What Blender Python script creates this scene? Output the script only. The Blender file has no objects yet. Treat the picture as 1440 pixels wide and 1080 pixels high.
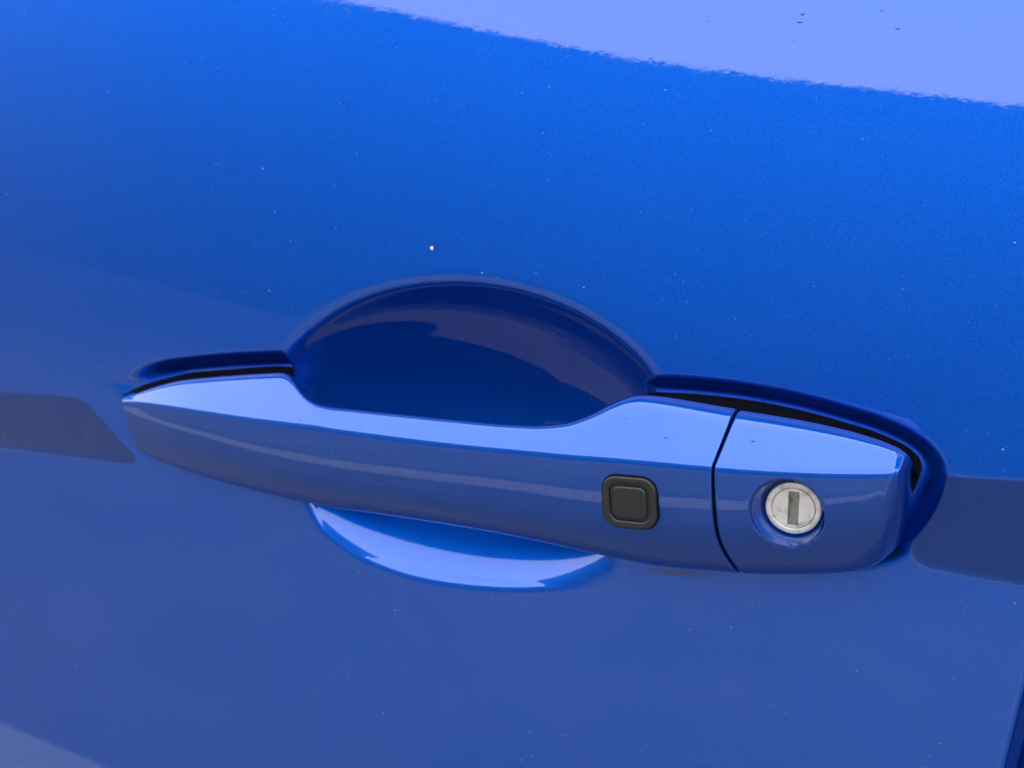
import bpy, bmesh, math, random
import numpy as np
from mathutils import Vector, Matrix

# ------------------------------------------------------------------ camera, sky, sun, exposure
scene = bpy.context.scene
R = math.radians
CAM_YAW, CAM_PITCH, CAM_DIST = R(22), R(16), 0.4167
cd = bpy.data.cameras.new('camera')
cd.lens = 50.0; cd.sensor_width = 36.0; cd.clip_start = 0.01; cd.clip_end = 500.0
cam = bpy.data.objects.new('camera', cd)
scene.collection.objects.link(cam)
cam.location = (math.sin(CAM_YAW) * math.cos(CAM_PITCH) * CAM_DIST,
                -math.cos(CAM_YAW) * math.cos(CAM_PITCH) * CAM_DIST,
                math.sin(CAM_PITCH) * CAM_DIST)
cam.rotation_euler = (R(90) - CAM_PITCH, 0, CAM_YAW)
cd.dof.use_dof = True; cd.dof.focus_distance = 0.362; cd.dof.aperture_fstop = 22.0
scene.camera = cam

SUN_EL, SUN_AZ = R(66), R(8)          # high sun behind the car, veiled by cloud: the door is in shade
world = bpy.data.worlds.new('World'); scene.world = world; world.use_nodes = True
nt = world.node_tree; nt.nodes.clear()
sky = nt.nodes.new('ShaderNodeTexSky'); sky.sky_type = 'NISHITA'; sky.sun_disc = False
sky.sun_elevation = SUN_EL; sky.sun_rotation = SUN_AZ
sky.air_density = 1.0; sky.dust_density = 4.0; sky.ozone_density = 1.0
hs = nt.nodes.new('ShaderNodeHueSaturation'); hs.inputs['Saturation'].default_value = 0.12   # overcast: almost white
bgn = nt.nodes.new('ShaderNodeBackground'); bgn.inputs['Strength'].default_value = 0.12
wo = nt.nodes.new('ShaderNodeOutputWorld')
nt.links.new(sky.outputs[0], hs.inputs['Color']); nt.links.new(hs.outputs[0], bgn.inputs['Color']); nt.links.new(bgn.outputs[0], wo.inputs['Surface'])

sl = bpy.data.lights.new('sun', 'SUN'); sl.energy = 0.5; sl.angle = R(15); sl.color = (1.0, 0.96, 0.9)
sun = bpy.data.objects.new('sun', sl); scene.collection.objects.link(sun)
sd_ = Vector((math.sin(SUN_AZ) * math.cos(SUN_EL), math.cos(SUN_AZ) * math.cos(SUN_EL), math.sin(SUN_EL)))
sun.rotation_euler = (-sd_).to_track_quat('-Z', 'Y').to_euler(); sun.location = (0, 3, 5)

vs = scene.view_settings
vs.view_transform = 'Standard'; vs.look = 'None'; vs.gamma = 1.0; vs.use_curve_mapping = False
vs.exposure = 3.54
scene.render.film_transparent = False

# ------------------------------------------------------------------ measured shapes, millimetres in the door's frame
BASE = {'tilt': 0.08045808961468598, 'Rz': 1250.0, 'Rx': 3500.0, 'k': 0.000213, 'z0': -10.0, 'w': 20.0}
BAR = {'U': [(171, -136.903, -3.12, -18.749), (215, -128.349, -4.68, -14.227), (270, -115.295, -6.24, -9.068), (340, -94.792, -8.58, -4.434), (400, -75.721, -10.92, -0.936), (418, -69.719, -11.7, -0.115), (426, -66.86, -12.87, -1.302), (434, -64.331, -14.43, -3.519), (446, -60.613, -16.38, -5.697), (465, -55.387, -17.16, -7.112), (500, -45.868, -17.94, -6.916), (560, -28.689, -19.11, -6.138), (640, -9.758, -20.046, -5.381), (720, 8.081, -21.06, -4.457), (765, 17.402, -21.06, -3.56), (800, 25.024, -20.28, -1.864), (830, 30.962, -19.11, 0.934), (858, 36.094, -17.55, 4.115), (885, 41.13, -16.38, 6.367), (920, 48.204, -15.99, 6.838), (960, 58.555, -15.6, 6.287), (1001, 69.405, -15.6, 5.634)],
'C': [(171, -136.347, -4.68, -19.231), (215, -120.55, -9.36, -17.347), (270, -102.697, -13.65, -15.984), (340, -82.248, -17.16, -15.138), (400, -65.806, -19.5, -14.433), (480, -45.178, -21.84, -13.587), (560, -25.61, -23.79, -12.669), (640, -7.186, -24.96, -11.94), (720, 10.4, -25.74, -11.157), (800, 27.231, -26.13, -10.432), (885, 44.496, -26.52, -9.497), (1001, 66.306, -26.52, -8.338)],
'F1': [(171, -135.237, -4.29, -25.574), (215, -119.002, -9.36, -25.068), (270, -101.719, -13.65, -24.303), (340, -81.514, -17.16, -23.986), (400, -65.278, -19.5, -23.488), (480, -44.811, -21.84, -22.8), (560, -25.461, -23.634, -22.099), (640, -6.929, -24.804, -21.4), (720, 10.763, -25.584, -20.652), (800, 27.494, -25.974, -20.102), (885, 44.683, -26.364, -19.425), (1001, 66.745, -26.364, -18.128)],
'F2': [(171, -134.086, -2.887, -32.763), (215, -118.496, -6.856, -34.251), (270, -101.566, -10.61, -34.498), (340, -81.246, -14.51, -34.564), (400, -65.408, -16.85, -34.66), (480, -44.997, -19.19, -34.463), (560, -25.672, -20.984, -34.018), (640, -7.177, -22.076, -33.608), (720, 10.534, -22.856, -33.329), (800, 27.354, -23.402, -33.179), (885, 44.596, -23.792, -32.73), (1001, 67.853, -23.792, -31.011)],
'B': [(171, -132.61, -0.655, -39.506), (215, -118.423, -1.965, -42.716), (270, -102.125, -4.258, -43.947), (340, -82.727, -7.205, -44.859), (400, -67.2, -9.42, -44.743), (480, -46.647, -12.15, -43.145), (560, -27.551, -13.71, -42.536), (640, -8.875, -14.88, -42.251), (720, 8.988, -15.66, -42.572), (800, 25.574, -15.66, -43.721), (885, 46.094, -15.66, -45.207), (1001, 72.947, -15.66, -43.57)]}
CAP = {'U': [(1006, 71.327, -15.6, 5.361), (1060, 79.763, -16.068, 5.095), (1130, 92.013, -17.004, 4.473), (1200, 103.685, -18.33, 3.202), (1240, 110.468, -19.344, 1.877), (1258, 113.551, -19.5, 0.705), (1270, 115.518, -16.77, -2.084), (1278, 115.591, -8.58, -6.817), (1283, 114.261, 9.0, -14.718)],
'C': [(1006, 68.013, -26.52, -8.31), (1060, 78.024, -26.52, -7.769), (1130, 90.776, -26.364, -6.802), (1200, 103.115, -25.74, -5.648), (1240, 109.995, -25.116, -4.936), (1258, 112.988, -24.18, -4.751), (1270, 114.641, -20.28, -5.629), (1278, 115.204, -10.14, -8.702), (1283, 114.292, 9.0, -15.124)],
'F1': [(1006, 68.558, -26.364, -18.07), (1060, 78.439, -26.364, -17.257), (1130, 91.066, -26.208, -15.704), (1200, 102.926, -25.584, -14.038), (1240, 109.651, -24.804, -13.162), (1258, 112.635, -23.634, -12.958), (1270, 114.476, -19.734, -13.877), (1278, 115.445, -10.14, -16.719), (1283, 114.722, 9.0, -23.325)],
'F2': [(1006, 69.785, -23.792, -30.915), (1060, 79.206, -23.792, -29.657), (1130, 91.23, -23.48, -27.911), (1200, 102.113, -22.544, -25.792), (1240, 108.712, -21.53, -24.376), (1258, 111.668, -19.97, -23.73), (1270, 113.366, -16.46, -24.007), (1278, 114.393, -7.938, -25.843), (1283, 113.994, 9.0, -31.369)],
'B': [(1006, 75.496, -15.66, -43.358), (1060, 82.471, -15.66, -42.411), (1130, 90.97, -15.27, -41.161), (1200, 99.811, -14.49, -39.605), (1240, 105.669, -13.32, -37.889), (1258, 108.994, -11.37, -36.502), (1270, 111.267, -8.64, -34.776), (1278, 112.887, -4.585, -33.858), (1283, 113.071, 9.0, -36.997)]}
CUP = dict(c=(-16.47, -17.93), a=67.50, b=46.35, depth=27.0, prof=[(-1,0),(-.9,.095),(-.8,.2),(-.6,.46),(-.4,.83),(-.3,.96),(-.2,1.0),(-.1,.995),(0,.965),(.3,.83),(.6,.585),(.85,.275),(1,0)])
GROOVE = [(-146.75, -15.89), (-143.32, -13.06), (-136.11, -10.07), (-125.0, -6.69), (-103.94, -2.55), (-81.17, 0.74), (-77.53, 0.43), (-74.96, -3.6), (-73.45, -12.53), (-67.01, -18.62), (-17.74, -21.45), (27.21, -18.0), (33.58, -8.91), (36.47, -0.36), (37.28, 3.8), (38.64, 5.56), (41.74, 5.87), (50.97, 6.38), (65.07, 6.39), (80.85, 5.21), (96.32, 2.7), (107.74, 0.04), (116.32, -3.64), (121.09, -8.09), (122.62, -12.91), (121.88, -18.79), (119.7, -24.9), (116.69, -30.39), (113.75, -34.94), (109.09, -37.39), (99.79, -39.73), (82.28, -39.62), (19.14, -31.77), (-51.69, -32.64), (-104.86, -36.45), (-123.33, -35.85), (-134.12, -29.48), (-139.37, -22.32), (-143.58, -17.96)]
LPATCH = [(-318.83, -32.25), (-247.61, -28.72), (-195.12, -25.0), (-175.57, -23.33), (-161.46, -22.84), (-156.31, -23.94), (-149.65, -29.54), (-141.88, -35.94), (-136.72, -39.93), (-136.26, -42.6), (-138.73, -44.2), (-152.1, -44.64), (-197.17, -46.56), (-250.37, -48.66), (-322.79, -51.58)]
RPATCH = [(121.15, -10.77), (123.8, -12.0), (127.06, -12.19), (142.92, -11.27), (173.4, -10.29), (176.87, -41.47), (145.77, -39.95), (135.04, -39.57), (122.21, -38.48), (118.24, -37.47), (115.97, -34.83), (116.08, -31.85), (107.95, -24.07), (110.63, -12.01)]
BAND_TOP = dict(left=([-318.83, -195.12, -175.57, -161.46, -156.31, -147.88], [-32.25, -25.0, -23.33, -22.84, -23.94, -25.11]), right=([114.12, 121.15, 123.8, 127.06, 142.92, 173.4], [-9.66, -10.77, -12.0, -12.19, -11.27, -10.29]))
BAND_LOW = dict(left=([-322.79, -197.17, -152.12, -138.75, -135.99], [-51.58, -46.56, -44.89, -44.45, -43.06]), right=([115.83, 116.61, 118.44, 122.23, 135.04, 145.77, 176.87], [-33.27, -35.73, -37.64, -38.68, -39.57, -39.95, -41.47]))
BAND_SIDE = dict(left=([-157.12, -156.31, -149.65, -141.88, -136.72, -136.0, -137.9], [-17.61, -23.94, -29.54, -35.94, -39.93, -43.31, -80.33]), right=([122.95, 123.12, 119.94, 116.59, 115.98, 116.88, 118.79], [-6.73, -14.39, -23.5, -29.23, -32.85, -36.68, -58.36]))
BAND_LEAN = 0.58
GROOVE_FADE = ([-150.4, -140.5, -132.5, -121.0], [0.02, 0.06, 0.3, 1.0])
DOOR_EDGE = (157.407, 0.1227)
LOCK = dict(c=(87.03, -25.8, -18.78), n=(0.05, -1.0, -0.07), r=9.35, depth=-4.6, ecc=(1.0, -0.35))
BUTTON = dict(c=(44.89, -26.25, -21.27), n=(0.0, -1.0, -0.045), x=(0.999, -0.012, 0.052), hw=7.6, hh=7.4, r=4.2, bow=0.0)
CUP_OUT = [(-77.79, 0.18), (-73.38, 6.25), (-64.51, 13.31), (-52.2, 19.85), (-37.85, 24.68), (-23.88, 27.37), (-10.23, 28.21), (3.14, 27.9), (16.33, 25.07), (27.31, 19.5), (33.99, 13.22), (39.27, 5.42), (40.5, -8.13), (37.47, -29.29), (34.16, -43.54), (32.54, -49.79), (30.31, -53.16), (24.7, -55.58), (13.63, -58.92), (-2.41, -61.82), (-21.48, -63.24), (-36.3, -62.53), (-51.54, -59.24), (-62.43, -53.71), (-67.91, -47.5), (-71.29, -40.02), (-76.13, -22.05), (-78.63, -8.55)]
NIBS = [((75.72, 17.24, 105.2), 0.55), ((75.35, 16.83, 103.2), 0.5), ((96.13, 18.19, 106.26), 0.4), ((100.5, 17.49, 101.86), 0.45), ((74.12, 15.84, 98.28), 0.25), ((50.73, 16.01, 103.13), 0.28), ((87.37, 15.74, 95.41), 0.2), ((62.77, 17.07, 106.55), 0.2), ((113.47, 16.17, 92.33), 0.22), ((125.62, 18.65, 102.14), 0.25), ((53.1, -22.57, -3.14), 0.5), ((41.5, -20.35, 0.16), 0.35), ((76.02, -21.54, -1.71), 0.45), ((99.7, -23.98, -3.6), 0.18), ((-60.4, -19.33, -12.54), 0.35), ((-96.32, -11.0, -9.43), 0.2), ((5.25, -23.48, -8.34), 0.2)]
GRIT = (-27.03, 37.69)
GASKETS = [[(-143.66, -13.83), (-136.11, -10.07), (-125.0, -6.69), (-103.94, -2.55), (-81.17, 0.74), (-78.04, 0.83)], [(38.83, 5.79), (41.74, 5.87), (50.97, 6.38), (65.07, 6.39), (80.85, 5.21), (96.32, 2.7), (107.74, 0.04), (116.32, -3.64), (121.09, -8.09), (122.62, -12.91), (121.88, -18.79), (119.7, -24.9), (117.33, -29.32)]]
STAIN = (53.44, -49.33, 0.093)


# ------------------------------------------------------------------ helpers
def link(o, parent=None):
    scene.collection.objects.link(o)
    if parent is not None: o.parent = parent
    return o
def tag(o, label=None, category=None, group=None, kind=None):
    for k, v in (('label', label), ('category', category), ('group', group), ('kind', kind)):
        if v: o[k] = v
    return o
def empty(name, loc=(0, 0, 0)):
    o = bpy.data.objects.new(name, None); o.location = loc; o.empty_display_size = 0.05
    return link(o)
def mesh_obj(name, V, Fc, mat, parent=None, smooth=True):
    me = bpy.data.meshes.new(name)
    me.from_pydata([tuple(v) for v in V], [], [tuple(f) for f in Fc])
    me.validate(); me.update()
    if smooth: me.polygons.foreach_set('use_smooth', [True] * len(me.polygons))
    me.materials.append(mat)
    return link(bpy.data.objects.new(name, me), parent)
def sharp_by_angle(me, deg):
    bm = bmesh.new(); bm.from_mesh(me)
    for e in bm.edges:
        e.smooth = not (len(e.link_faces) == 2 and e.calc_face_angle(0) > R(deg))
    bm.to_mesh(me); bm.free()

def new_mat(name):
    m = bpy.data.materials.new(name); m.use_nodes = True
    n = m.node_tree.nodes; n.clear()
    out = n.new('ShaderNodeOutputMaterial'); p = n.new('ShaderNodeBsdfPrincipled')
    m.node_tree.links.new(p.outputs[0], out.inputs['Surface'])
    return m, n, m.node_tree.links, p
def N(n, t, **kw):
    x = n.new(t)
    for k, v in kw.items(): setattr(x, k, v)
    return x
def noise(n, l, co, scale, detail=2, rough=0.5):
    x = N(n, 'ShaderNodeTexNoise'); x.inputs['Scale'].default_value = scale
    x.inputs['Detail'].default_value = detail; x.inputs['Roughness'].default_value = rough
    l.new(co, x.inputs['Vector']); return x
def ramp(n, l, fac, stops):
    x = N(n, 'ShaderNodeValToRGB'); e = x.color_ramp.elements
    while len(e) < len(stops): e.new(0.5)
    for el, (p, c) in zip(e, stops):
        el.position = p; el.color = c if len(c) == 4 else (*c, 1)
    l.new(fac, x.inputs['Fac']); return x
def mixc(n, l, fac, a, b):
    x = N(n, 'ShaderNodeMix', data_type='RGBA')
    for sock, v in ((x.inputs[0], fac), (x.inputs[6], a), (x.inputs[7], b)):
        if hasattr(v, 'links') or hasattr(v, 'is_linked'): l.new(v, sock)
        else: sock.default_value = v
    return x.outputs[2]
def bump(n, l, h, strength, dist):
    x = N(n, 'ShaderNodeBump'); x.inputs['Strength'].default_value = strength; x.inputs['Distance'].default_value = dist
    l.new(h, x.inputs['Height']); return x

def make_paint(name, peel=1.0, tone=1.0, stain=False):
    """blue metallic base under a clear coat: flakes in the base, orange peel in the coat, a little dust on top"""
    m, n, l, p = new_mat(name)
    co = N(n, 'ShaderNodeTexCoord').outputs['Object']
    fl = N(n, 'ShaderNodeTexVoronoi'); fl.inputs['Scale'].default_value = 5200; l.new(co, fl.inputs['Vector'])
    # keep flakes blue: multiply brightness by the random cell value
    sep = N(n, 'ShaderNodeSeparateColor'); l.new(fl.outputs['Color'], sep.inputs[0])
    br = N(n, 'ShaderNodeMapRange'); br.inputs['To Min'].default_value = 0.90; br.inputs['To Max'].default_value = 1.10
    l.new(sep.outputs[0], br.inputs['Value'])
    mul = N(n, 'ShaderNodeVectorMath', operation='SCALE'); mul.inputs[0].default_value = tuple(v * tone for v in PAINT)
    l.new(br.outputs[0], mul.inputs['Scale'])
    # dust specks: sparse pale points
    v2 = N(n, 'ShaderNodeTexVoronoi'); v2.inputs['Scale'].default_value = 140; l.new(co, v2.inputs['Vector'])
    s2 = N(n, 'ShaderNodeSeparateColor'); l.new(v2.outputs['Color'], s2.inputs[0])
    rad = N(n, 'ShaderNodeMapRange'); rad.inputs['From Min'].default_value = 0.55; rad.inputs['From Max'].default_value = 1.0
    rad.inputs['To Min'].default_value = 0.0; rad.inputs['To Max'].default_value = 0.034; l.new(s2.outputs[1], rad.inputs['Value'])
    lt = N(n, 'ShaderNodeMath', operation='LESS_THAN'); l.new(v2.outputs['Distance'], lt.inputs[0]); l.new(rad.outputs[0], lt.inputs[1])
    dm = N(n, 'ShaderNodeMath', operation='MULTIPLY'); l.new(lt.outputs[0], dm.inputs[0]); dm.inputs[1].default_value = 0.30
    # a thin uneven film of road dust
    n3 = noise(n, l, co, 22, 6, 0.62)
    film = ramp(n, l, n3.outputs[0], [(0.35, (0, 0, 0)), (0.8, (0.003, 0.003, 0.003))])
    add = N(n, 'ShaderNodeMath', operation='ADD'); l.new(dm.outputs[0], add.inputs[0]); l.new(film.outputs[0], add.inputs[1])
    col = mixc(n, l, add.outputs[0], mul.outputs[0], (0.42, 0.40, 0.38, 1))
    if stain:          # brown grime that has run from under the handle
        sp = N(n, 'ShaderNodeSeparateXYZ'); l.new(co, sp.inputs[0])
        def ma(op, a, b):
            x = N(n, 'ShaderNodeMath', operation=op)
            for k_, v in enumerate((a, b)):
                if isinstance(v, (int, float)): x.inputs[k_].default_value = v
                else: l.new(v, x.inputs[k_])
            return x.outputs[0]
        ux = ma('SUBTRACT', sp.outputs[0], STAIN[0] / 1000); sl_ = ma('MULTIPLY', ux, STAIN[2])
        uz = ma('SUBTRACT', ma('SUBTRACT', sp.outputs[2], STAIN[1] / 1000), sl_)
        sn = noise(n, l, co, 260, 5, 0.65)
        q_ = ma('ADD', ma('POWER', ma('ABSOLUTE', ma('DIVIDE', ux, 0.014), 0), 2), ma('POWER', ma('ABSOLUTE', ma('DIVIDE', uz, 0.0013), 0), 2))
        mk = ma('MULTIPLY', ma('SUBTRACT', 1.0, q_), sn.outputs[0])
        mkr = N(n, 'ShaderNodeMapRange'); mkr.inputs['From Min'].default_value = 0.2; mkr.inputs['From Max'].default_value = 0.5; mkr.inputs['To Max'].default_value = 0.6; l.new(mk, mkr.inputs['Value'])
        col = mixc(n, l, mkr.outputs[0], col, (0.045, 0.032, 0.02, 1))
    l.new(col, p.inputs['Base Color'])
    inv = N(n, 'ShaderNodeMath', operation='MULTIPLY_ADD'); l.new(dm.outputs[0], inv.inputs[0]); inv.inputs[1].default_value = -2.0; inv.inputs[2].default_value = METAL
    l.new(inv.outputs[0], p.inputs['Metallic'])
    p.inputs['Roughness'].default_value = BASE_ROUGH; p.inputs['Specular IOR Level'].default_value = 0.0
    # flake normals (base only)
    geo = N(n, 'ShaderNodeNewGeometry')
    sub = N(n, 'ShaderNodeVectorMath', operation='SUBTRACT'); l.new(fl.outputs['Color'], sub.inputs[0]); sub.inputs[1].default_value = (0.5, 0.5, 0.5)
    sc = N(n, 'ShaderNodeVectorMath', operation='SCALE'); l.new(sub.outputs[0], sc.inputs[0]); sc.inputs['Scale'].default_value = 0.11
    ad = N(n, 'ShaderNodeVectorMath', operation='ADD'); l.new(sc.outputs[0], ad.inputs[0]); l.new(geo.outputs['Normal'], ad.inputs[1])
    nm = N(n, 'ShaderNodeVectorMath', operation='NORMALIZE'); l.new(ad.outputs[0], nm.inputs[0])
    l.new(nm.outputs[0], p.inputs['Normal'])
    # clear coat
    p.inputs['Coat Weight'].default_value = 1.0; p.inputs['Coat Roughness'].default_value = 0.012; p.inputs['Coat IOR'].default_value = 1.52
    sm = noise(n, l, co, 45, 6, 0.7); smr = ramp(n, l, sm.outputs[0], [(0.42, (0.008, 0.008, 0.008)), (0.72, (0.045, 0.045, 0.045))]); l.new(smr.outputs[0], p.inputs['Coat Roughness'])   # smears
    a = noise(n, l, co, 420, 2, 0.5); b = noise(n, l, co, 1100, 1, 0.5)
    ma = N(n, 'ShaderNodeMath', operation='MULTIPLY_ADD'); l.new(b.outputs[0], ma.inputs[0]); ma.inputs[1].default_value = 0.14; l.new(a.outputs[0], ma.inputs[2])
    bp = bump(n, l, ma.outputs[0], 1.0, 0.0000050 * peel)
    l.new(bp.outputs[0], p.inputs['Coat Normal'])
    return m
PAINT = (0.0001, 0.070, 0.41); METAL = 0.97; BASE_ROUGH = 0.47
paint = make_paint('blue_metallic_paint', stain=True)
paint_handle = make_paint('blue_metallic_paint_handle', 0.6, 0.86)

def plastic(name, col, rough, bscale=900, bd=0.00006, spec=0.5):
    m, n, l, p = new_mat(name)
    co = N(n, 'ShaderNodeTexCoord').outputs['Object']
    t = noise(n, l, co, bscale, 3)
    c = ramp(n, l, t.outputs[0], [(0.3, tuple(v * 0.85 for v in col)), (0.7, tuple(v * 1.15 for v in col))])
    l.new(c.outputs[0], p.inputs['Base Color']); p.inputs['Roughness'].default_value = rough
    l.new(bump(n, l, t.outputs[0], 0.6, bd).outputs[0], p.inputs['Normal']); p.inputs['Specular IOR Level'].default_value = spec
    return m
black_plastic = plastic('black_textured_plastic', (0.0055, 0.006, 0.0075), 0.40)
rubber = plastic('rubber_and_gap_black', (0.002, 0.0025, 0.006), 0.85, spec=0.08)  # also blackens the shaded gaps at the split and button

def metal(name, col, rough, dirt=0.5, metallic=0.85):
    m, n, l, p = new_mat(name)
    co = N(n, 'ShaderNodeTexCoord').outputs['Object']
    t = noise(n, l, co, 330, 6, 0.65); t2 = noise(n, l, co, 900, 3)
    c = ramp(n, l, t.outputs[0], [(0.30, tuple(v * (1 - dirt) for v in col)), (0.5, tuple(v * (1 - dirt * .12) for v in col)), (0.75, col)])
    l.new(c.outputs[0], p.inputs['Base Color']); p.inputs['Metallic'].default_value = metallic
    r = N(n, 'ShaderNodeMapRange'); r.inputs['To Min'].default_value = rough - 0.06; r.inputs['To Max'].default_value = rough + 0.1
    l.new(t2.outputs[0], r.inputs['Value']); l.new(r.outputs[0], p.inputs['Roughness'])
    l.new(bump(n, l, t2.outputs[0], 0.4, 0.00004).outputs[0], p.inputs['Normal'])
    return m
nickel = metal('worn_nickel', (0.66, 0.63, 0.585), 0.42, 0.45, 0.7)
slot_metal = metal('dirty_slot_metal', (0.27, 0.262, 0.235), 0.5, 0.85)

# ------------------------------------------------------------------ setting seen only as reflections: paving, line, low building
GZ = -0.95
def sheet(name, x0, x1, y0, y1, z, mat):
    o = mesh_obj(name, [(x0, y0, z), (x1, y0, z), (x1, y1, z), (x0, y1, z)], [(0, 1, 2, 3)], mat, smooth=False)
    return o
m_ground, n, l, p = new_mat('grey_paving')
co = N(n, 'ShaderNodeTexCoord').outputs['Object']
bk = N(n, 'ShaderNodeTexBrick'); bk.inputs['Scale'].default_value = 1.0
bk.inputs['Brick Width'].default_value = 0.45; bk.inputs['Row Height'].default_value = 0.45; bk.inputs['Mortar Size'].default_value = 0.006; bk.inputs['Mortar Smooth'].default_value = 0.1
bk.inputs['Color1'].default_value = (0.165, 0.16, 0.152, 1); bk.inputs['Color2'].default_value = (0.15, 0.145, 0.138, 1); bk.inputs['Mortar'].default_value = (0.185, 0.18, 0.168, 1)
mp = N(n, 'ShaderNodeMapping'); mp.inputs['Rotation'].default_value = (0, 0, R(12)); l.new(co, mp.inputs['Vector']); l.new(mp.outputs[0], bk.inputs['Vector'])
gn = noise(n, l, co, 3.0, 8, 0.65)
gr = ramp(n, l, gn.outputs[0], [(0.3, (0.8, 0.8, 0.8)), (0.7, (1.1, 1.1, 1.1))])
mm = N(n, 'ShaderNodeMix', data_type='RGBA', blend_type='MULTIPLY'); mm.inputs[0].default_value = 1.0
l.new(bk.outputs[0], mm.inputs[6]); l.new(gr.outputs[0], mm.inputs[7])
# darkening painted into the paving with distance, giving the door a smooth reflected gradient
ln = N(n, 'ShaderNodeVectorMath', operation='LENGTH'); l.new(co, ln.inputs[0])
wn = noise(n, l, co, 0.7, 5, 0.6)
wa = N(n, 'ShaderNodeMath', operation='MULTIPLY_ADD'); l.new(wn.outputs[0], wa.inputs[0]); wa.inputs[1].default_value = -1.6; l.new(ln.outputs['Value'], wa.inputs[2])
mr = N(n, 'ShaderNodeMapRange'); mr.interpolation_type = 'SMOOTHSTEP'; mr.inputs['From Min'].default_value = 7.0; mr.inputs['From Max'].default_value = 1.0; l.new(wa.outputs[0], mr.inputs['Value'])
gcol = mixc(n, l, mr.outputs[0], (0.016, 0.016, 0.017, 1), mm.outputs[2])
l.new(gcol, p.inputs['Base Color']); p.inputs['Roughness'].default_value = 0.9
ground = tag(sheet('ground', -120, 120, -120, 120, GZ, m_ground), kind='structure')

m_line, n, l, p = new_mat('worn_white_line')
co = N(n, 'ShaderNodeTexCoord').outputs['Object']
gn = noise(n, l, co, 30, 6, 0.7)
c = ramp(n, l, gn.outputs[0], [(0.3, (0.31, 0.31, 0.30)), (0.55, (0.42, 0.42, 0.41))]); l.new(c.outputs[0], p.inputs['Base Color']); p.inputs['Roughness'].default_value = 0.8
def line_pts(x, w): return (x, -1.12 - 0.35 * (x + 1.31) + w, GZ + 0.004)
line = tag(mesh_obj('painted_line', [line_pts(-6, 0), line_pts(6, 0), line_pts(6, 0.28), line_pts(-6, 0.28)], [(0, 1, 2, 3)], m_line, smooth=False), kind='structure')

m_wall, n, l, p = new_mat('dark_rendered_wall')
co = N(n, 'ShaderNodeTexCoord').outputs['Object']
gn = noise(n, l, co, 0.8, 8, 0.65)
c = ramp(n, l, gn.outputs[0], [(0.3, (0.012, 0.013, 0.014)), (0.7, (0.022, 0.022, 0.022))])
c2 = ramp(n, l, gn.outputs[0], [(0.3, (0.10, 0.10, 0.10)), (0.7, (0.14, 0.138, 0.13))])      # painted paler towards one end to lighten the door's reflection there
wx = N(n, 'ShaderNodeSeparateXYZ'); l.new(co, wx.inputs[0]); wr = N(n, 'ShaderNodeMapRange'); wr.interpolation_type = 'SMOOTHSTEP'
wr.inputs['From Min'].default_value = -3.0; wr.inputs['From Max'].default_value = -15.0; l.new(wx.outputs[0], wr.inputs['Value'])
l.new(mixc(n, l, wr.outputs[0], c.outputs[0], c2.outputs[0]), p.inputs['Base Color']); p.inputs['Roughness'].default_value = 0.85
bld = empty('low_building', (-1.4 , -9.9, GZ)); bld.rotation_euler = (0, 0, R(-8))
def box(name, c, s, mat, parent=None):
    x, y, z = c; a, b, d = (v / 2 for v in s)
    V = [(x + i * a, y + j * b, z + k * d) for i in (-1, 1) for j in (-1, 1) for k in (-1, 1)]
    Fc = [(0, 1, 3, 2), (4, 6, 7, 5), (0, 4, 5, 1), (2, 3, 7, 6), (0, 2, 6, 4), (1, 5, 7, 3)]
    return mesh_obj(name, V, Fc, mat, parent, smooth=False)
box('wall', (0, -2.05, 1.9), (60, 4.0, 3.8), m_wall, bld)
box('roof', (0, -2.05, 3.927), (60.008, 4.008, 0.25), m_wall, bld)
m_wall2, n, l, p = new_mat('grey_render')
co = N(n, 'ShaderNodeTexCoord').outputs['Object']; gn = noise(n, l, co, 0.6, 8, 0.65)
c = ramp(n, l, gn.outputs[0], [(0.3, (0.09, 0.09, 0.09)), (0.7, (0.14, 0.137, 0.13))]); l.new(c.outputs[0], p.inputs['Base Color']); p.inputs['Roughness'].default_value = 0.9
tall = empty('sky_blocking_building', (0, 2.6, GZ))  # unseen building, added to block the sky behind the car
box('wall', (0, 4.0, 7.0), (40, 8.0, 14.0), m_wall2, tall)
box('parapet', (0, 4.0, 14.252), (40.2, 8.2, 0.5), m_wall2, tall)
box('added_canopy', (0, -1.5, 4.1), (30, 2.994, 0.22), m_wall2, tall)  # out of view, added to cut the overhead sky from the handle's reflections
tag(tall, 'unseen tall grey building added to block the sky, with its canopy over the car', 'building')
tag(bld, 'low dark building whose roof edge is mirrored along the top of the door', 'building')

def pchip_like(rows, s):
    r = np.array(rows, float); out = []
    x = r[:, 0]
    for c in (1, 2, 3):
        y = r[:, c]; h = np.diff(x); d = np.diff(y) / h
        m = np.empty_like(y); m[1:-1] = (d[:-1] * h[1:] + d[1:] * h[:-1]) / (h[:-1] + h[1:]); m[0] = d[0]; m[-1] = d[-1]
        i = np.clip(np.searchsorted(x, s, side='right') - 1, 0, len(x) - 2); t = (s - x[i]) / h[i]
        out.append((2 * t ** 3 - 3 * t ** 2 + 1) * y[i] + (t ** 3 - 2 * t ** 2 + t) * h[i] * m[i] + (-2 * t ** 3 + 3 * t ** 2) * y[i + 1] + (t ** 3 - t ** 2) * h[i] * m[i + 1])
    return np.stack(out, -1)
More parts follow.
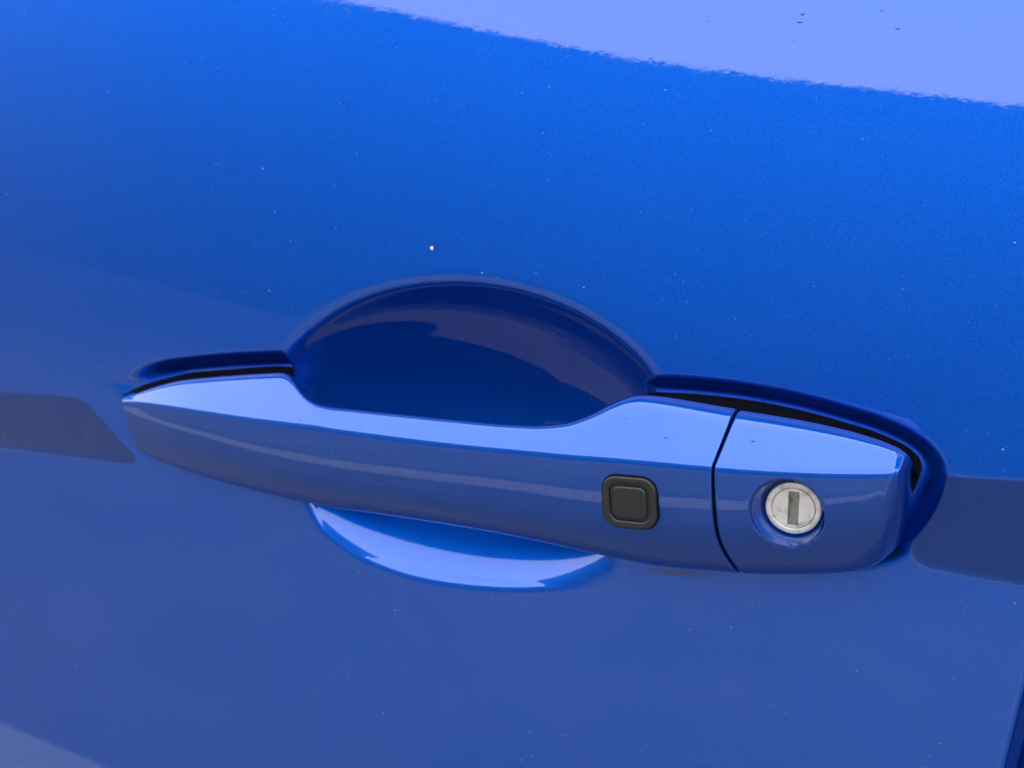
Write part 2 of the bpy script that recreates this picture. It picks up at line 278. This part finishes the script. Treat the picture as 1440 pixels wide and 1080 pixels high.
# ------------------------------------------------------------------ the door skin
def base_y(x, z):
    zz = np.logaddexp(0, (z - BASE['z0']) / BASE['w']) * BASE['w']
    return BASE['tilt'] * z + zz * zz / (2 * BASE['Rz']) + x * x / (2 * BASE['Rx']) + BASE['k'] * x * z + 0.011 * np.exp(-((x - 35) / 90) ** 2) * z
def smooth_poly(pts, n=6):
    pts = np.array(pts, float); m = len(pts); out = []
    for i in range(m):
        p0, p1, p2, p3 = pts[i - 1], pts[i], pts[(i + 1) % m], pts[(i + 2) % m]
        for k in range(n):
            t = k / n
            out.append(0.5 * ((2 * p1) + (p2 - p0) * t + (2 * p0 - 5 * p1 + 4 * p2 - p3) * t * t + (3 * p1 - p0 - 3 * p2 + p3) * t ** 3))
    return np.array(out)
def signed_dist(X, Z, poly):
    """positive inside"""
    d = np.full(X.shape, 1e9); ins = np.zeros(X.shape, bool); m = len(poly)
    for i in range(m):
        ax, az = poly[i]; bx, bz = poly[(i + 1) % m]
        ex, ez = bx - ax, bz - az; L = ex * ex + ez * ez + 1e-12
        t = np.clip(((X - ax) * ex + (Z - az) * ez) / L, 0, 1)
        d = np.minimum(d, np.hypot(X - ax - t * ex, Z - az - t * ez))
        cr = ((az > Z) != (bz > Z)) & (X < ex * (Z - az) / (ez if abs(ez) > 1e-9 else 1e-9) + ax)
        ins ^= cr
    return np.where(ins, d, -d)
def sstep(t):
    t = np.clip(t, 0, 1); return t * t * t * (t * (6 * t - 15) + 10)
def softplus(v, k):
    return np.where(v / k > 30, v, k * np.log1p(np.exp(np.clip(v / k, -60, 30))))
def smax(a, b, k):
    h = np.clip(0.5 + 0.5 * (a - b) / k, 0, 1); return b + (a - b) * h + k * h * (1 - h)
CUP_ROT = math.atan2(0.0644, 0.9979)
def cup_r(X, Z):
    dx, dz = X - CUP['c'][0], Z - CUP['c'][1]; c, s = math.cos(CUP_ROT), math.sin(CUP_ROT)
    return np.sqrt(((dx * c + dz * s) / CUP['a']) ** 2 + ((-dx * s + dz * c) / CUP['b']) ** 2)
def band(X, Z, side):
    """pressed face that runs out of the handle: how far the skin leans down there (0 to 1), soft at its lower edge"""
    up = np.interp(X, *BAND_TOP[side]); lo = np.interp(X, *BAND_LOW[side])
    xb = np.interp(-Z, -np.array(BAND_SIDE[side][1]), BAND_SIDE[side][0])
    s = (xb - X) if side == 'left' else (X - xb)
    return sstep((up - Z) / 1.4 + 0.5) * np.clip((Z - lo) / 3.4 + 0.15, 0, 1) * sstep(s / 1.3 + 0.5)
def groove(X, Z):
    g = signed_dist(X, Z, smooth_poly(GROOVE, 5))
    fade = np.interp(X, *GROOVE_FADE)
    return g, 8.8 * fade * sstep((g + 2.0) / 8.0)
def dents(X, Z):
    rr = cup_r(X, Z)
    c, s = math.cos(CUP_ROT), math.sin(CUP_ROT)
    dx, dz = X - CUP['c'][0], Z - CUP['c'][1]
    xx = (dx * c + dz * s) / CUP['a']; zz = (-dx * s + dz * c) / CUP['b']
    ch = np.sqrt(np.clip(1 - xx * xx, 1e-4, 1)); tt = np.clip(zz / ch, -1, 1)
    f = pchip_like([(a, b, b, b) for a, b in CUP['prof']], tt)[..., 0]
    val = np.where(rr < 1, CUP['depth'] * ch ** 1.5 * f, -(rr - 1) * CUP['b'] * np.interp(zz, [-0.7, 0.3], [0.6, 1.2]))
    sdl = 1.15 * signed_dist(X, Z, smooth_poly(CUP_OUT, 5))
    val = val - sstep((CUP['c'][1] + 4 - Z) / 22.0) * np.maximum(val - sdl, 0)
    cup = np.where(rr > 1.5, 0, softplus(val, 0.95))
    g, gr = groove(X, Z)
    k = 2.0 * np.clip(np.minimum(cup, gr) / 2.0, 1e-4, 1)
    h = smax(cup, gr, k)
    return h
def edge_x(z): return DOOR_EDGE[0] + DOOR_EDGE[1] * z

def axis(lo, d0, d1, hi, step):
    core = np.arange(d0, d1 + step / 2, step)
    left = d0 - np.cumsum(np.geomspace(step * 1.5, 60, 60)); left = left[left > lo]
    right = d1 + np.cumsum(np.geomspace(step * 1.5, 60, 60)); right = right[right < hi]
    return np.concatenate([[lo], left[::-1], core, right, [hi]])
def build_door():
    xs = axis(-850, -238, 110, 112, 0.5); zs = axis(-620, -190, 122, 330, 0.5)
    xs = xs[:-1]; nx0 = len(xs)
    # the last columns run to the slanting rear edge
    u = np.linspace(0, 1, 76)[1:]
    X = np.repeat(xs[None, :], len(zs), 0); Zc = np.repeat(zs[:, None], nx0 + len(u), 1)
    ex = edge_x(zs)[:, None]; x_last = xs[-1]
    X = np.concatenate([X, x_last + (ex - 3.0 - x_last) * u[None, :]], 1)
    Y = base_y(X, Zc) + dents(X, Zc)
    # rolled rear edge
    cols = []
    for a in np.linspace(0, 90, 9)[1:]:
        cols.append((ex - 3.0 + 3.0 * math.sin(R(a)), Y[:, -1:] + 3.0 * (1 - math.cos(R(a)))))
    cols.append((ex + 0 * ex, Y[:, -1:] + 22.0))
    X = np.concatenate([X] + [c[0] for c in cols], 1); Y = np.concatenate([Y] + [c[1] for c in cols], 1)
    Zc = np.repeat(zs[:, None], X.shape[1], 1)
    V = np.stack([X, Y, Zc], -1) / 1000.0
    du = np.gradient(V, axis=1); dv = np.gradient(V, axis=0)
    Nn = np.cross(du, dv); Nn /= np.linalg.norm(Nn, axis=-1, keepdims=True)
    g, gr = groove(X, Zc)
    for side in ('left', 'right'):       # fine relief: the lean of the pressed face, carried by the normals
        Nn[..., 2] -= BAND_LEAN * band(X, Zc, side) * (1 - sstep((gr - 0.5) / 3.5))
    Nn /= np.linalg.norm(Nn, axis=-1, keepdims=True)
    nr, nc = X.shape
    idx = np.arange(nr * nc).reshape(nr, nc)
    Q = np.stack([idx[:-1, :-1], idx[:-1, 1:], idx[1:, 1:], idx[1:, :-1]], -1).reshape(-1, 4)
    incup = (cup_r(X, Zc) < 1.035).reshape(-1)
    fc = incup[Q].all(1)
    def make(name, Qs, parent, mat=paint):
        used, inv = np.unique(Qs, return_inverse=True); q = inv.reshape(-1, 4)
        me = bpy.data.meshes.new(name)
        me.vertices.add(len(used)); me.vertices.foreach_set('co', V.reshape(-1, 3)[used].ravel().astype(np.float32))
        me.loops.add(q.size); me.loops.foreach_set('vertex_index', q.ravel().astype(np.int32))
        me.polygons.add(len(q)); me.polygons.foreach_set('loop_start', np.arange(0, q.size, 4, dtype=np.int32))
        me.polygons.foreach_set('use_smooth', np.ones(len(q), bool))
        me.update(calc_edges=True)
        me.normals_split_custom_set_from_vertices(Nn.reshape(-1, 3)[used].tolist())
        me.materials.append(mat)
        return link(bpy.data.objects.new(name, me), parent)
    door = empty('car', (0, 0.0, GZ))
    make('door_skin', Q[~fc], door); make('pull_recess', Q[fc], door)
    for ch in door.children: ch.location = (0, 0, -GZ)
    tag(door, 'glossy metallic blue car seen close at its door handle, round keyhole and scooped recess', 'car')
    return door
door = build_door()
OFF = Vector((0, 0, -GZ))

def gasket(path):
    """black rubber lip lying in the groove, following its outer edge about 4 mm in"""
    p = np.array(path, float); d = np.gradient(p, axis=0); d /= np.linalg.norm(d, axis=1, keepdims=True)
    nrm = np.stack([d[:, 1], -d[:, 0]], -1)                    # to the right of the path: towards the handle
    prof = [(6.1, 0.4), (6.2, -0.05), (6.3, -0.2), (6.5, -0.26), (6.8, -0.26), (8.0, -0.3), (12.0, -0.3)]
    k = len(prof); A = np.stack([p + nrm * o_ for o_, w in prof], 1); X, Z = A[..., 0], A[..., 1]
    g, gr = groove(X, Z); fl_ = 8.4 * np.interp(X, *GROOVE_FADE)
    off = np.array([o_ for o_, w in prof])[None, :]; gr = np.where(off < 7.0, gr, np.maximum(gr, fl_))
    Y = base_y(X, Z) + gr + np.array([w for o_, w in prof])[None, :] * np.interp(X, *GROOVE_FADE)
    V = (np.stack([X, Y, Z], -1).reshape(-1, 3) / 1000).tolist()
    Fc = [(i * k + j, i * k + j + 1, (i + 1) * k + j + 1, (i + 1) * k + j) for i in range(len(p) - 1) for j in range(k - 1)]
    o = mesh_obj('handle_gasket', V, Fc, rubber, door); o.location = OFF
    return o
for path in GASKETS:
    pt = np.array(path, float); s_ = np.concatenate([[0], np.cumsum(np.hypot(*np.diff(pt, axis=0).T))])
    gasket(pchip_like([(a, b[0], b[1], 0) for a, b in zip(s_, pt)], np.linspace(0, s_[-1], 140))[:, :2])

# body panel behind the shut line
def build_rear():
    zs = np.linspace(-620, 330, 60); rows = []
    for z in zs:
        e = edge_x(z) + 3.6; y0 = base_y(edge_x(z), z)
        pr = [(e - 14, y0 + 20), (e - 10, y0 + 9.5), (e - 6, y0 + 8.5), (e - 1.2, y0 + 8.2), (e - 0.4, y0 + 7.8), (e, y0 + 7.0), (e, y0 + 4.0)]
        pr += [(e + 3.0 * (1 - math.cos(R(a))), y0 + 4.0 - 3.0 * math.sin(R(a))) for a in np.linspace(15, 90, 6)]
        pr += [(e + 3 + d, y0 + 1.0 + d * 0.06) for d in (4, 10, 25, 60, 120, 260)]
        rows.append([(x / 1000, y / 1000, z / 1000) for x, y in pr])
    k = len(rows[0]); V = [v for r in rows for v in r]
    Fc = [(i * k + j, i * k + j + 1, (i + 1) * k + j + 1, (i + 1) * k + j) for i in range(len(rows) - 1) for j in range(k - 1)]
    Fc = [f[::-1] for f in Fc]
    o = mesh_obj('rear_panel', V, Fc, paint, door); o.location = OFF
    return tag(o, 'sliver of blue panel behind the door gap in the lower right corner')
build_rear()

# the rest of the car, behind the door: it shades the paving
def build_body():
    prof = [(-2.3, GZ + 0.35), (-2.35, GZ + 0.6), (-2.1, -0.05), (-1.1, 0.09), (-0.45, 0.50), (0.9, 0.53), (1.5, 0.12), (1.95, 0.02), (2.0, GZ + 0.55), (1.9, GZ + 0.3)]
    bm = bmesh.new(); rings = []
    for y, k_ in ((0.09, 0.93), (0.14, 0.98), (0.4, 1.0), (1.3, 1.0), (1.6, 0.98), (1.66, 0.93)):
        rings.append([bm.verts.new((x * k_, y, z * (k_ if z > 0.15 else 1) - (0.0 if z < 0.15 else 0.0))) for x, z in prof])
    m_ = len(prof)
    for a, b in zip(rings[:-1], rings[1:]):
        for i in range(m_): bm.faces.new((a[i], a[(i + 1) % m_], b[(i + 1) % m_], b[i]))
    bm.faces.new(rings[0]); bm.faces.new(rings[-1][::-1]); bmesh.ops.recalc_face_normals(bm, faces=bm.faces)
    me = bpy.data.meshes.new('body_shell'); bm.to_mesh(me); bm.free(); me.materials.append(paint)
    o = link(bpy.data.objects.new('body_shell', me), door); o.location = OFF; return o
build_body()

# ------------------------------------------------------------------ handle
def gsmooth(A, sig):
    if sig <= 0: return A
    w = int(3 * sig) + 1; k = np.exp(-0.5 * (np.arange(-w, w + 1) / sig) ** 2); k /= k.sum()
    pre = 2 * A[0] - A[w:0:-1]; post = 2 * A[-1] - A[-2:-w - 2:-1]
    B = np.concatenate([pre, A, post]); return np.stack([np.convolve(B[:, c], k, 'valid') for c in range(A.shape[1])], -1)
def section(corners, fil, nfl, nsg):
    """closed ring through rounded corners"""
    m = len(corners); ent = []; ext = []
    for i in range(m):
        P = corners[i]; A = corners[i - 1]; B = corners[(i + 1) % m]
        la, lb = np.linalg.norm(A - P), np.linalg.norm(B - P)
        ent.append(P + (A - P) * min(fil[i][0] / la, 0.5)); ext.append(P + (B - P) * min(fil[i][1] / lb, 0.5))
    out = []
    for i in range(m):
        P = corners[i]
        for k in range(nfl + 1):
            t = k / nfl; out.append((1 - t) ** 2 * ent[i] + 2 * t * (1 - t) * P + t * t * ext[i])
        nx = ent[(i + 1) % m]
        for k in range(1, nsg):
            t = k / nsg; out.append(ext[i] * (1 - t) + nx * t)
    return np.array(out)
def loft(rows, s, yback, sig, fil, pinch=None):
    U, C, F1, F2, B = (pchip_like(rows[k], s) for k in ('U', 'C', 'F1', 'F2', 'B'))
    U = gsmooth(U, sig * 0.5); C, F1, F2, B = (gsmooth(a, sig) for a in (C, F1, F2, B))
    yb = np.array([yback(v) for v in s]); rings = []
    for i in range(len(s)):
        ku = np.array([U[i][0], max(yb[i], U[i][1] + 1.0), U[i][2] - 0.55 * (max(yb[i], U[i][1] + 1.0) - U[i][1])])
        kb = np.array([B[i][0], max(yb[i], B[i][1] + 1.0), B[i][2] + 0.32 * (max(yb[i], B[i][1] + 1.0) - B[i][1])])
        if ku[2] < kb[2] + 1: ku[2] = kb[2] = 0.5 * (ku[2] + kb[2]); ku[2] += 0.5; kb[2] -= 0.5
        lu = np.linalg.norm(U[i] - C[i]); fil = [fil[0], (4.0, 0.30 * lu)] + fil[2:]
        rings.append(section([ku, U[i], C[i], F1[i], F2[i], B[i], kb], fil, 9, 5))
    return np.array(rings), (U, C, F1, F2, B)
FIL = [(1.5, 1.5), (4.0, 4.0), (1.6, 2.0), (99, 99), (99, 99), (7, 5), (1.5, 1.5)]
def ring_mesh(rings):
    n, k = rings.shape[:2]
    V = [tuple(v / 1000) for r in rings for v in r]
    Fc = [(i * k + j, i * k + (j + 1) % k, (i + 1) * k + (j + 1) % k, (i + 1) * k + j) for i in range(n - 1) for j in range(k)]
    V.append(tuple(rings[0].mean(0) / 1000)); V.append(tuple(rings[-1].mean(0) / 1000))
    a, b = n * k, n * k + 1
    Fc += [(a, (j + 1) % k, j) for j in range(k)] + [(b, (n - 1) * k + j, (n - 1) * k + (j + 1) % k) for j in range(k)]
    return V, Fc
def end_round(rings, first, r=0.5):
    """roll the open end of a loft inwards a little so the split shows a soft edge"""
    e = rings[0] if first else rings[-1]; q = rings[1] if first else rings[-2]
    d = (e - q); d /= np.linalg.norm(d, axis=1, keepdims=True); c = e.mean(0); inn = c - e; inn -= (inn * d).sum(1, keepdims=True) * d
    inn /= np.linalg.norm(inn, axis=1, keepdims=True) + 1e-9
    add = [e + d * (r * math.sin(R(a))) + inn * (r * (1 - math.cos(R(a)))) for a in (30, 60, 90)]
    return np.concatenate([np.array(add[::-1]), rings]) if first else np.concatenate([rings, np.array(add)])
def outward(o):
    bm = bmesh.new(); bm.from_mesh(o.data); bmesh.ops.recalc_face_normals(bm, faces=bm.faces)
    if bm.calc_volume(signed=True) < 0: bmesh.ops.reverse_faces(bm, faces=bm.faces)
    bm.to_mesh(o.data); bm.free()

def bar_back(s):
    a = sstep(np.array((s - 405) / 45.0)); b = sstep(np.array((s - 845) / 45.0))
    return float(7 - 14 * a + 14 * b)
s_bar = np.concatenate([np.linspace(171, 300, 60), np.linspace(302, 1001, 330)])
rings, bar_rows = loft(BAR, s_bar, bar_back, 7, FIL)
rings = end_round(rings, False)
V, Fc = ring_mesh(rings)
grip = mesh_obj('grip_bar', V, Fc, paint_handle, door); grip.location = OFF; outward(grip); sharp_by_angle(grip.data, 50)
s_cap = np.concatenate([np.linspace(1006, 1240, 150), np.linspace(1240.7, 1283, 110)])
rings, cap_rows = loft(CAP, s_cap, lambda s: 11.0, 5, FIL)
rings = end_round(rings, True)

# lock: centre on the cap's front face, its axis leaning with the face
LC = np.array(LOCK['c']); LN = np.array(LOCK['n']); LN = LN / np.linalg.norm(LN)
LX = np.cross([0, 0, 1], LN); LX = -LX / np.linalg.norm(LX); LX = LX if LX[0] > 0 else -LX
LZ = np.cross(LN, LX); LZ = LZ if LZ[2] > 0 else -LZ
RL = LOCK['r']
q = rings.reshape(-1, 3); dv_ = q - LC; ax = dv_ @ LN; rad = np.linalg.norm(dv_ - ax[:, None] * LN, axis=1)
roll = 0.9; t = np.clip((RL + roll - rad) / roll, 0, 1)
push = np.where((ax > -8) & (t > 0), roll * (1 - np.sqrt(np.clip(1 - t * t, 0, 1))), 0)
rings = (q - push[:, None] * LN).reshape(rings.shape)
V, Fc = ring_mesh(rings)
cap = mesh_obj('lock_cover', V, Fc, paint_handle, door); cap.location = OFF; outward(cap)
def frame_pt(u, v, w):           # local lock frame, millimetres -> metres
    return tuple((LC + LX * u + LZ * v + LN * w) / 1000)
def lock_pt(u, v, w): return frame_pt(u * 0.87 + LOCK['ecc'][0], v * 0.87 + LOCK['ecc'][1], w)
def lathe(name, prof, mat, parent, n=96, fr=frame_pt):
    V = []; k = len(prof)
    for i in range(n):
        a = 2 * math.pi * i / n
        V += [fr(r * math.cos(a), r * math.sin(a), w) for r, w in prof]
    Fc = [(i * k + j, ((i + 1) % n) * k + j, ((i + 1) % n) * k + j + 1, i * k + j + 1) for i in range(n) for j in range(k - 1)]
    o = mesh_obj(name, V, Fc, mat, parent)
    outward(o); return o
cut = lathe('cutter', [(0.001, 12), (RL - 0.02, 12), (RL - 0.02, -9), (0.001, -9)], rubber, None)
bmx = bmesh.new(); bmx.from_mesh(cut.data); bmesh.ops.remove_doubles(bmx, verts=bmx.verts, dist=3e-6); bmesh.ops.recalc_face_normals(bmx, faces=bmx.faces)
if bmx.calc_volume(signed=True) < 0: bmesh.ops.reverse_faces(bmx, faces=bmx.faces)
bmx.to_mesh(cut.data); bmx.free()
cut.location = (0, 0, 0); cap.parent = None; cap.location = (0, 0, 0)
md = cap.modifiers.new('hole', 'BOOLEAN'); md.object = cut; md.operation = 'DIFFERENCE'; md.solver = 'EXACT'; md.use_self = True
bpy.context.view_layer.update()
dg = bpy.context.evaluated_depsgraph_get()
me2 = bpy.data.meshes.new_from_object(cap.evaluated_get(dg)); cap.modifiers.clear(); cap.data = me2
bpy.data.objects.remove(cut)
me2.materials.clear(); me2.materials.append(paint_handle)
me2.polygons.foreach_set('use_smooth', [True] * len(me2.polygons)); sharp_by_angle(me2, 50)
cap.parent = door; cap.location = OFF
Z0 = Vector((0, 0, 0))
# funnel, collar, plug, slot
def funnel():
    prof = [(0.0, -0.72), (0.06, -1.1), (0.3, -2.2), (0.85, -5.0), (1.0, -6.0), (1.5, -6.2)]; n = 96; k = len(prof); V = []
    for i in range(n):
        a = 2 * math.pi * i / n
        for f, w in prof:
            r = (RL - 0.03) * (1 - f) + 7.6 * f
            V.append(frame_pt(r * math.cos(a) + LOCK['ecc'][0] * min(f, 1), r * math.sin(a) + LOCK['ecc'][1] * min(f, 1), w))
    Fc = [(i * k + j, ((i + 1) % n) * k + j, ((i + 1) % n) * k + j + 1, i * k + j + 1) for i in range(n) for j in range(k - 1)]
    o = mesh_obj('lock_funnel', V, Fc, paint_handle, cap); outward(o)
    o.data.flip_normals() if False else None
    return o
funnel()
W = LOCK['depth']
lathe('lock_collar', [(8.45, -7.5), (8.45, W - 0.35), (8.35, W - 0.1), (8.1, W), (6.75, W), (6.62, W - 0.08), (6.56, W - 0.9)], nickel, cap, 96, lock_pt)
# plug with the key slot cut as a real notch: a disc made of two halves round the slot
def plug():
    bm = bmesh.new(); rp = 6.45; sw, sh = 1.62, 5.55; n = 96
    pts = [(rp * math.cos(2 * math.pi * i / n), rp * math.sin(2 * math.pi * i / n)) for i in range(n)]
    slot = [(-sw, -sh), (sw, -sh), (sw, sh), (-sw, sh)]
    w1 = W - 0.02
    rim = [bm.verts.new(lock_pt(x, y, w1 - 0.12)) for x, y in pts]
    rim_in = [bm.verts.new(lock_pt(x * 0.975, y * 0.975, w1)) for x, y in pts]
    low = [bm.verts.new(lock_pt(x, y, w1 - 1.2)) for x, y in pts]
    for i in range(n):
        j = (i + 1) % n; bm.faces.new((rim[i], rim[j], rim_in[j], rim_in[i])); bm.faces.new((low[i], low[j], rim[j], rim[i]))
    s_top = [bm.verts.new(lock_pt(x, y, w1)) for x, y in slot]; s_low = [bm.verts.new(lock_pt(x, y, w1 - 1.0)) for x, y in slot]
    for i in range(4):
        j = (i + 1) % 4; bm.faces.new((s_top[i], s_top[j], s_low[j], s_low[i]))
    eds = []
    for lst in (rim_in, s_top):
        for i in range(len(lst)):
            eds.append(bm.edges.get((lst[i], lst[(i + 1) % len(lst)])))
    bmesh.ops.triangle_fill(bm, edges=eds, use_beauty=True, normal=Vector(LN))
    bmesh.ops.recalc_face_normals(bm, faces=bm.faces)
    me = bpy.data.meshes.new('lock_plug'); bm.to_mesh(me); bm.free(); me.materials.append(nickel)
    return link(bpy.data.objects.new('lock_plug', me), cap)
plug()
bm = bmesh.new(); fl_ = [bm.verts.new(lock_pt(x, y, W - 0.75)) for x, y in [(-1.6, -5.5), (1.6, -5.5), (1.6, 5.5), (-1.6, 5.5)]]; bm.faces.new(fl_)
bk_ = [bm.verts.new(lock_pt(x, y, W - 1.2)) for x, y in [(-1.6, -5.5), (1.6, -5.5), (1.6, 5.5), (-1.6, 5.5)]]
for i in range(4): bm.faces.new((fl_[i], fl_[(i + 1) % 4], bk_[(i + 1) % 4], bk_[i]))
bmesh.ops.recalc_face_normals(bm, faces=bm.faces)
me = bpy.data.meshes.new('key_slot_shutter'); bm.to_mesh(me); bm.free(); me.materials.append(slot_metal)
tag(link(bpy.data.objects.new('key_slot_shutter', me), cap), 'narrow upright key slot with a stained grey shutter')

# push button in the bar
BC = np.array(BUTTON['c']); BN = np.array(BUTTON['n']); BN = BN / np.linalg.norm(BN)
BX = np.array(BUTTON['x']); BX = BX - (BX @ BN) * BN; BX /= np.linalg.norm(BX); BZ = np.cross(BN, BX); BZ = BZ if BZ[2] > 0 else -BZ
def bpt(u, v, w): return tuple((BC + BX * u + BZ * v + BN * w) / 1000)
def rrect(hw, hh, r, n=14):
    out = []
    for cx, cz, a0 in ((hw - r, hh - r, 0), (-hw + r, hh - r, 90), (-hw + r, -hh + r, 180), (hw - r, -hh + r, 270)):
        for k in range(n + 1):
            a = R(a0 + 90 * k / n); out.append((cx + r * math.cos(a), cz + r * math.sin(a)))
    return out
def rr_loft(name, prof, mat, parent, close):
    """prof: (half width, half height, corner radius, height)"""
    V = []; k = None
    for hw, hh, r, w in prof:
        pts = rrect(hw, hh, r); k = len(pts); V += [bpt(x, z, w + BUTTON['bow'] * (x * x) * -1) for x, z in pts]
    Fc = [(i * k + j, i * k + (j + 1) % k, (i + 1) * k + (j + 1) % k, (i + 1) * k + j) for i in range(len(prof) - 1) for j in range(k)]
    if close: Fc.append(tuple((len(prof) - 1) * k + j for j in range(k)))
    o = mesh_obj(name, V, Fc, mat, parent); outward(o); sharp_by_angle(o.data, 55); return o
hw, hh = BUTTON['hw'], BUTTON['hh']
def rp(inset, w, rc=None): return (hw - inset, hh - inset, max(BUTTON['r'] - inset * 0.75, 0.6) if rc is None else rc, w)
rr_loft('button_gap_ring', [rp(-0.35, -1.5), rp(-0.35, 0.02), rp(-0.30, 0.06), rp(0.1, 0.06), rp(0.15, -1.0)], rubber, grip, False)  # black ring standing in for the shaded gap round the bezel
rr_loft('button_bezel', [rp(0.02, -1.5), rp(0.02, 0.62), rp(0.10, 0.82), rp(0.28, 0.94), rp(0.6, 1.0), rp(1.6, 0.92), rp(1.85, 0.84), rp(2.0, 0.65), rp(2.05, 0.15), rp(3.2, 0.2), rp(5.0, 0.2)], black_plastic, grip, True)
rr_loft('push_button', [rp(2.75, 0.1), rp(2.75, 0.60), rp(2.83, 0.80), rp(3.05, 0.95), rp(3.5, 1.02), rp(4.5, 1.06), rp(6.0, 1.08)], black_plastic, grip, True)

# black plate added between bar and cover to keep their gap dark
sec = np.array([r for r in loft(CAP, np.array([1006.0, 1008.0]), lambda s: 7.0, 0, FIL)[0][0]])
cen = sec.mean(0); ins = cen + (sec - cen) * 0.94
d0 = np.array([-1.05, 0, 0])
V = [tuple(v / 1000) for v in ins + d0 * 0.9] + [tuple(v / 1000) for v in ins + d0 * 0.1]; k = len(sec)
V += [tuple((cen + d0 * 0.9) / 1000), tuple((cen + d0 * 0.1) / 1000)]
Fc = [(j, (j + 1) % k, k + (j + 1) % k, k + j) for j in range(k)] + [(2 * k, (j + 1) % k, j) for j in range(k)] + [(2 * k + 1, k + j, k + (j + 1) % k) for j in range(k)]
o = mesh_obj('split_dark_plate', V, Fc, rubber, door); o.location = OFF; outward(o)

# ------------------------------------------------------------------ dust and grit
random.seed(5)
m_dust, n, l, p = new_mat('pale_dust'); co = N(n, 'ShaderNodeTexCoord').outputs['Object']
dn = noise(n, l, co, 2000, 2); dc = ramp(n, l, dn.outputs[0], [(0.3, (0.10, 0.12, 0.17)), (0.7, (0.28, 0.29, 0.32))]); l.new(dc.outputs[0], p.inputs['Base Color']); p.inputs['Roughness'].default_value = 0.8
def surf(x, z): return float(base_y(np.array([[x]]), np.array([[z]]))[0, 0] + dents(np.array([[x]]), np.array([[z]]))[0, 0])
def grain(bm, c, r, flat=0.6, n_=7):
    a0 = random.random() * 6.28; el = random.uniform(1.0, 1.9)
    ring = [bm.verts.new(((c[0] + r * el * math.cos(a0 + k * 6.283 / n_) * random.uniform(.75, 1.15)) / 1000, (c[1] + 0.03) / 1000, (c[2] + r * math.sin(a0 + k * 6.283 / n_) * random.uniform(.75, 1.15)) / 1000)) for k in range(n_)]
    top = bm.verts.new((c[0] / 1000, (c[1] - r * flat) / 1000, c[2] / 1000))
    for k in range(n_): bm.faces.new((ring[k], ring[(k + 1) % n_], top))
xs = np.array([random.uniform(-215, 148) for _ in range(1100)]); zs = np.array([random.uniform(-125, 108) for _ in range(1100)])
ys = base_y(xs[None, :], zs[None, :])[0]; dd = dents(xs[None, :], zs[None, :])[0]
bm = bmesh.new(); cnt = 0
for x, y, z, d in zip(xs, ys, zs, dd):
    if d > 0.05: continue
    grain(bm, (x, y, z), min(0.06 + random.expovariate(1 / 0.036), 0.21)); cnt += 1
bmesh.ops.recalc_face_normals(bm, faces=bm.faces)
me = bpy.data.meshes.new('dust'); bm.to_mesh(me); bm.free(); me.materials.append(m_dust)
tag(link(bpy.data.objects.new('dust', me)), 'fine pale dust specks scattered over the blue door skin', 'dust', kind='stuff')
bm = bmesh.new()
for (x, y, z), r in NIBS: grain(bm, (x, y, z), r, 0.5, 9)
bmesh.ops.recalc_face_normals(bm, faces=bm.faces)
me = bpy.data.meshes.new('paint_nibs'); bm.to_mesh(me); bm.free(); me.materials.append(paint_handle)
tag(link(bpy.data.objects.new('paint_nibs', me)), 'tiny dark nibs dotted over the sky reflections on the door and handle', 'paint nibs', kind='stuff')
m_grit, n, l, p = new_mat('tan_grit'); co = N(n, 'ShaderNodeTexCoord').outputs['Object']
dn = noise(n, l, co, 3000, 2); dc = ramp(n, l, dn.outputs[0], [(0.3, (0.40, 0.33, 0.24)), (0.7, (0.66, 0.58, 0.46))]); l.new(dc.outputs[0], p.inputs['Base Color']); p.inputs['Roughness'].default_value = 0.9
bm = bmesh.new(); bmesh.ops.create_icosphere(bm, subdivisions=2, radius=0.00055)
for v in bm.verts: v.co *= random.uniform(0.75, 1.1); v.co.z *= 1.2
me = bpy.data.meshes.new('grit_grain'); bm.to_mesh(me); bm.free(); me.materials.append(m_grit)
gx, gz = GRIT; go = link(bpy.data.objects.new('grit_grain', me)); go.location = (gx / 1000, (surf(gx, gz) - 0.3) / 1000, gz / 1000)
tag(go, 'single tan grit grain stuck to the blue door just above the scooped recess', 'grit')
